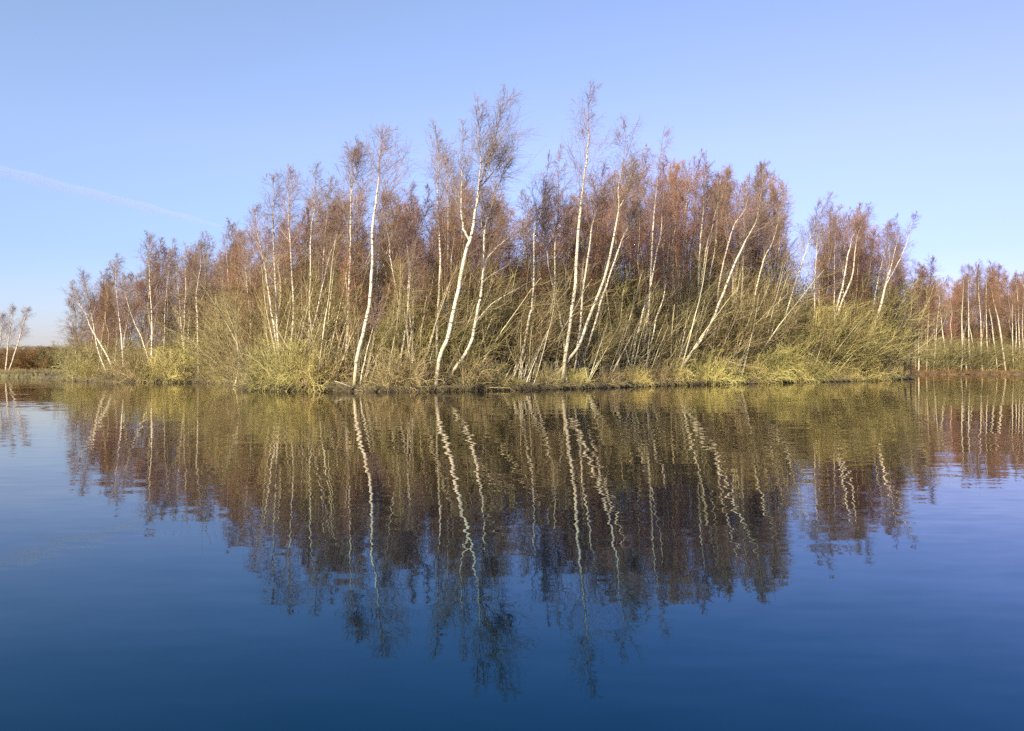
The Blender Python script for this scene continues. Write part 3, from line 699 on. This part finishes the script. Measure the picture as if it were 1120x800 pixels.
# row 4: tall thicket in the heart of the wood
x, k = 96.0, 0
while x < 952:
    for lane in (8.0, 11.5, 15.0):
        xx = x + 6 * g.normal(); D = on_land(xx, edge_depth(x) + lane * (0.75 if x < 250 else 1) + 3.0 * g.random())
        hh = max(1.2, EYE + (400 - hprof(x) + (6 if lane < 10 else 48) * (0 if xx > 835 or xx < 235 else 1)) / F * D - 0.4) * (0.75 + 0.4 * g.random())
        if 862 < x < 884: hh *= 0.7
        shr(B_MID, 'mid', k, xx, D, 0.45, 3.4, hh, 1.0, f'tall brown thicket bush deep behind the {zone(x)}', f'thicket deep in the wood behind the {zone(x)}'); k += 1
    x += step_m(x, 1.9 + 0.8 * g.random(), D)
# hedge on the far shore
for k in range(60):
    X = -95 + 190 * (k + g.random()) / 60; D = 140 + 6 * g.random()
    shr(B_MID, 'mid', k, 560 + X / D * F, D, 0.3, 3.5, 3.2 + 1.6 * g.random(), 1.5, 'distant brown hedge bush on the far shore behind the island', 'hedge on the far shore')
# right shore understorey
for k in range(40):
    x = 1006 + 134 * (k + g.random()) / 40; D = 109.5 + 9 * g.random()
    shr(B_MID if k % 3 else B_RUS, 'mid' if k % 3 else 'rus', k, x, D, 0.25, 3.4 if k % 3 else 2.7, (2.4 + 2.6 * g.random()) if k % 3 else 1.3, 1.2,
        'olive shrub between the white trunks on the right shore' if k % 3 else 'low russet bush at the right shore wood\'s edge',
        'olive shrubs on the right shore' if k % 3 else 'russet bushes on the right shore')
for k in range(34):
    x = 985 + 160 * (k + g.random()) / 34; D = 119 + 9 * g.random()
    shr(B_MID, 'mid', k, x, D, 0.5, 3.4, 4.5 + 3.0 * g.random(), 1.15, 'tall dark thicket bush deep in the right shore wood', 'thicket deep in the right shore wood')
# left shore bushes
for k in range(26):
    x = -30 + 118 * (k + g.random()) / 26; D = 87 + 8 * g.random(); ru = x < 48
    shr(B_RUS if ru else B_MID, 'rus' if ru else 'mid', k, x, D, 0.5, 2.7 if ru else 3.5, 2.0 + 1.0 * g.random(), 1.3,
        'orange-brown bush on the far left shore' if ru else 'brown bush between the far left shore and the island',
        'orange-brown bushes on the left shore' if ru else 'brown bushes left of the island')

# ------------------------------------------------------------------ dead sedge and fallen wood along the waterline
nb = 9000
ii = g.integers(0, len(outline), nb); o2 = outline[ii] + g.normal(size=(nb, 2)) * 0.12
cen = outline.mean(0); inw = unit(cen - outline[ii])
o2 = o2 + inw * (0.1 + 0.5 * g.random((nb, 1)) ** 2)
d = unit(np.column_stack([-inw * (0.2 + 0.9 * g.random((nb, 1))) + 0.5 * g.normal(size=(nb, 2)), 0.4 + 0.9 * g.random(nb)]))
L = 0.2 + 0.45 * g.random(nb); cur = np.column_stack([o2, np.full(nb, 0.17)]); out = [cur]
for k in range(3):
    d = unit(d + np.array([0, 0, -0.45]) + 0.08 * g.normal(size=d.shape)); cur = cur + d * (L / 3)[:, None]; out.append(cur)
P = np.stack(out, 1); P[:, :, 2] = np.maximum(P[:, :, 2], 0.03)
v, f, a = tubes([(P, np.linspace(0.007, 0.003, 4)[None] * np.ones((nb, 1)), np.tile(np.linspace(0.2, 1, 4), (nb, 1)))], 3)
sg = link('dead_sedge', mesh_from('dead_sedge', v, f, M_SEDGE, a)); sg['kind'] = 'stuff'; sg['label'] = 'straw coloured dead sedge fringing the island bank'; sg['category'] = 'grass'

ns = 700
ii = g.integers(0, len(outline), ns); inw = unit(cen - outline[ii])
p0 = np.column_stack([outline[ii] + inw * (0.35 * g.random((ns, 1)) - 0.15), 0.10 + 0.15 * g.random(ns)])
d = unit(np.column_stack([g.normal(size=(ns, 2)) - 0.5 * inw, 0.35 * g.normal(size=ns) + 0.1])); L = 0.3 + 1.0 * g.random(ns) ** 2; cur = p0; out = [p0]
for k in range(4):
    d = unit(d + np.array([0, 0, -0.12]) + 0.14 * g.normal(size=d.shape)); cur = cur + d * (L / 4)[:, None]; out.append(cur)
P = np.stack(out, 1)
v, f, a = tubes([(P, np.linspace(0.012, 0.005, 5)[None] * (0.5 + g.random((ns, 1))), np.clip(g.random((ns, 1)) + np.zeros((1, 5)), 0, 1))], 4)
dw = link('dead_sticks', mesh_from('dead_sticks', v, f, M_STICKS, a)); dw['kind'] = 'stuff'; dw['label'] = 'tangle of grey dead sticks along the waterline of the island'; dw['category'] = 'sticks'

def shore_sedge(name, ol, n, ymax, label, mat=None):
    ii = g.integers(0, len(ol), n); ii = ii[ol[ii][:, 1] < ymax]; n = len(ii)
    base = np.column_stack([ol[ii] + unit(ol.mean(0) - ol[ii]) * (0.2 + 2.2 * g.random((n, 1))), np.full(n, 0.3 if mat is None else 0.12)])
    d = unit(np.column_stack([0.3 * g.normal(size=(n, 2)), np.ones(n)])); P = np.stack([base, base + d * 0.3, base + d * 0.55 + 0.1 * g.normal(size=(n, 3))], 1)
    v, f, a = tubes([(P, np.linspace(0.012, 0.005, 3)[None] * np.ones((n, 1)), np.tile(np.linspace(0.2, 1, 3), (n, 1)))], 3)
    o = link(name, mesh_from(name, v, f, mat or M_SEDGE, a)); o['kind'] = 'stuff'; o['label'] = label; o['category'] = 'grass'
shore_sedge('dead_grass', closed_spline(rsh, 500), 9000, 116, 'russet dead grass along the right shore', M_RUSSET)
shore_sedge('dead_grass', closed_spline(lsh, 500), 9000, 92, 'pale dead grass along the left shore')

WOOD = [('pale forked dead branch slipping into water at the big crooked birch', 0.05, [(366, 417), (378, 421), (386, 425), (392, 427.5), (398, 427.8)], 0.022),
        ('bare dead branch lying along the waterline below the big slanting birch', -0.02, [(795, 418.8), (812, 418.2), (828, 418.6), (846, 417.8), (862, 418)], 0.026),
        ('long grey dead branch lying on the bank edge at the right end', 0.0, [(872, 417.4), (892, 416.9), (915, 416.6), (945, 416.2)], 0.026),
        ('thin fallen stem lying at the foot of the grey brush topped birches', 0.0, [(664, 423.2), (682, 422.4), (702, 422.6), (716, 421.6)], 0.022)]
for label, off, px, r in WOOD:
    D = edge_depth(px[len(px) // 2][0]) + off - 0.1
    c = catmull([at(x, y, edge_depth(x) + off) for x, y in px], 20); c[:, 2] = np.maximum(c[:, 2], 0.05); foot = c[0].copy()
    rt = thing('fallen_branch', label, 'branch', foot); c = c - foot; s = np.linspace(0, 1, 20)
    tube_obj('limb', [(c[None], (r * (1 - 0.6 * s))[None], s[None])], M_DEADWOOD, rt, 6)
    tube_obj('twigs', [spawn(g, c[None], 7, 0.2, 1, rad(25), rad(60), lambda t: 0.22 + 0 * t, 4, (0, 0, 0.3), 0.12, 0.008, 0.004, 0.8)], M_DEADWOOD, rt, 3)

# ------------------------------------------------------------------ vapour trails, miles up
def contrail(label, a, b, w, alpha, alt):
    A = at(a[0], a[1], alt / ((400 - a[1]) / F)); B = at(b[0], b[1], alt / ((400 - b[1]) / F))
    A[2] = B[2] = alt
    ax = B - A; Ln = np.linalg.norm(ax); ang = math.atan2(ax[1], ax[0])
    K, S = 40, 20; s = np.linspace(0, 1, K); th = np.arange(S) * 2 * math.pi / S
    rr = w * (1.0 - 0.25 * s) * (1 + 0.10 * np.sin(s * 37) + 0.07 * np.sin(s * 91 + 2)) * np.clip((1 - s) * 2.2, 0.02, 1) ** 0.6
    V = np.stack([np.repeat(s * Ln, S), (rr[:, None] * np.cos(th)[None]).ravel() * 0.6, (rr[:, None] * np.sin(th)[None]).ravel()], 1)
    idx = np.arange(K * S).reshape(K, S); q = np.stack([idx[:-1], np.roll(idx, -1, 1)[:-1], np.roll(idx, -1, 1)[1:], idx[1:]], -1).reshape(-1, 4)
    m, t, p = new_mat('vapour'); t.nodes.remove(p)
    vs = N(t, 'ShaderNodeVolumeScatter'); vs.inputs['Density'].default_value = alpha / w; vs.inputs['Color'].default_value = (0.80, 0.95, 1, 1)
    t.links.new(vs.outputs[0], t.nodes['Material Output'].inputs['Volume'])
    o = link('vapour_trail', mesh_from('vapour_trail', V, [q], m)); o.location = A; o.rotation_euler = (0, 0, ang)
    o['label'] = label; o['category'] = 'vapour trail'
contrail('white aircraft vapour trail slanting down the blue sky at the left', (-60, 172), (275, 256), 66, 0.22, 2000)
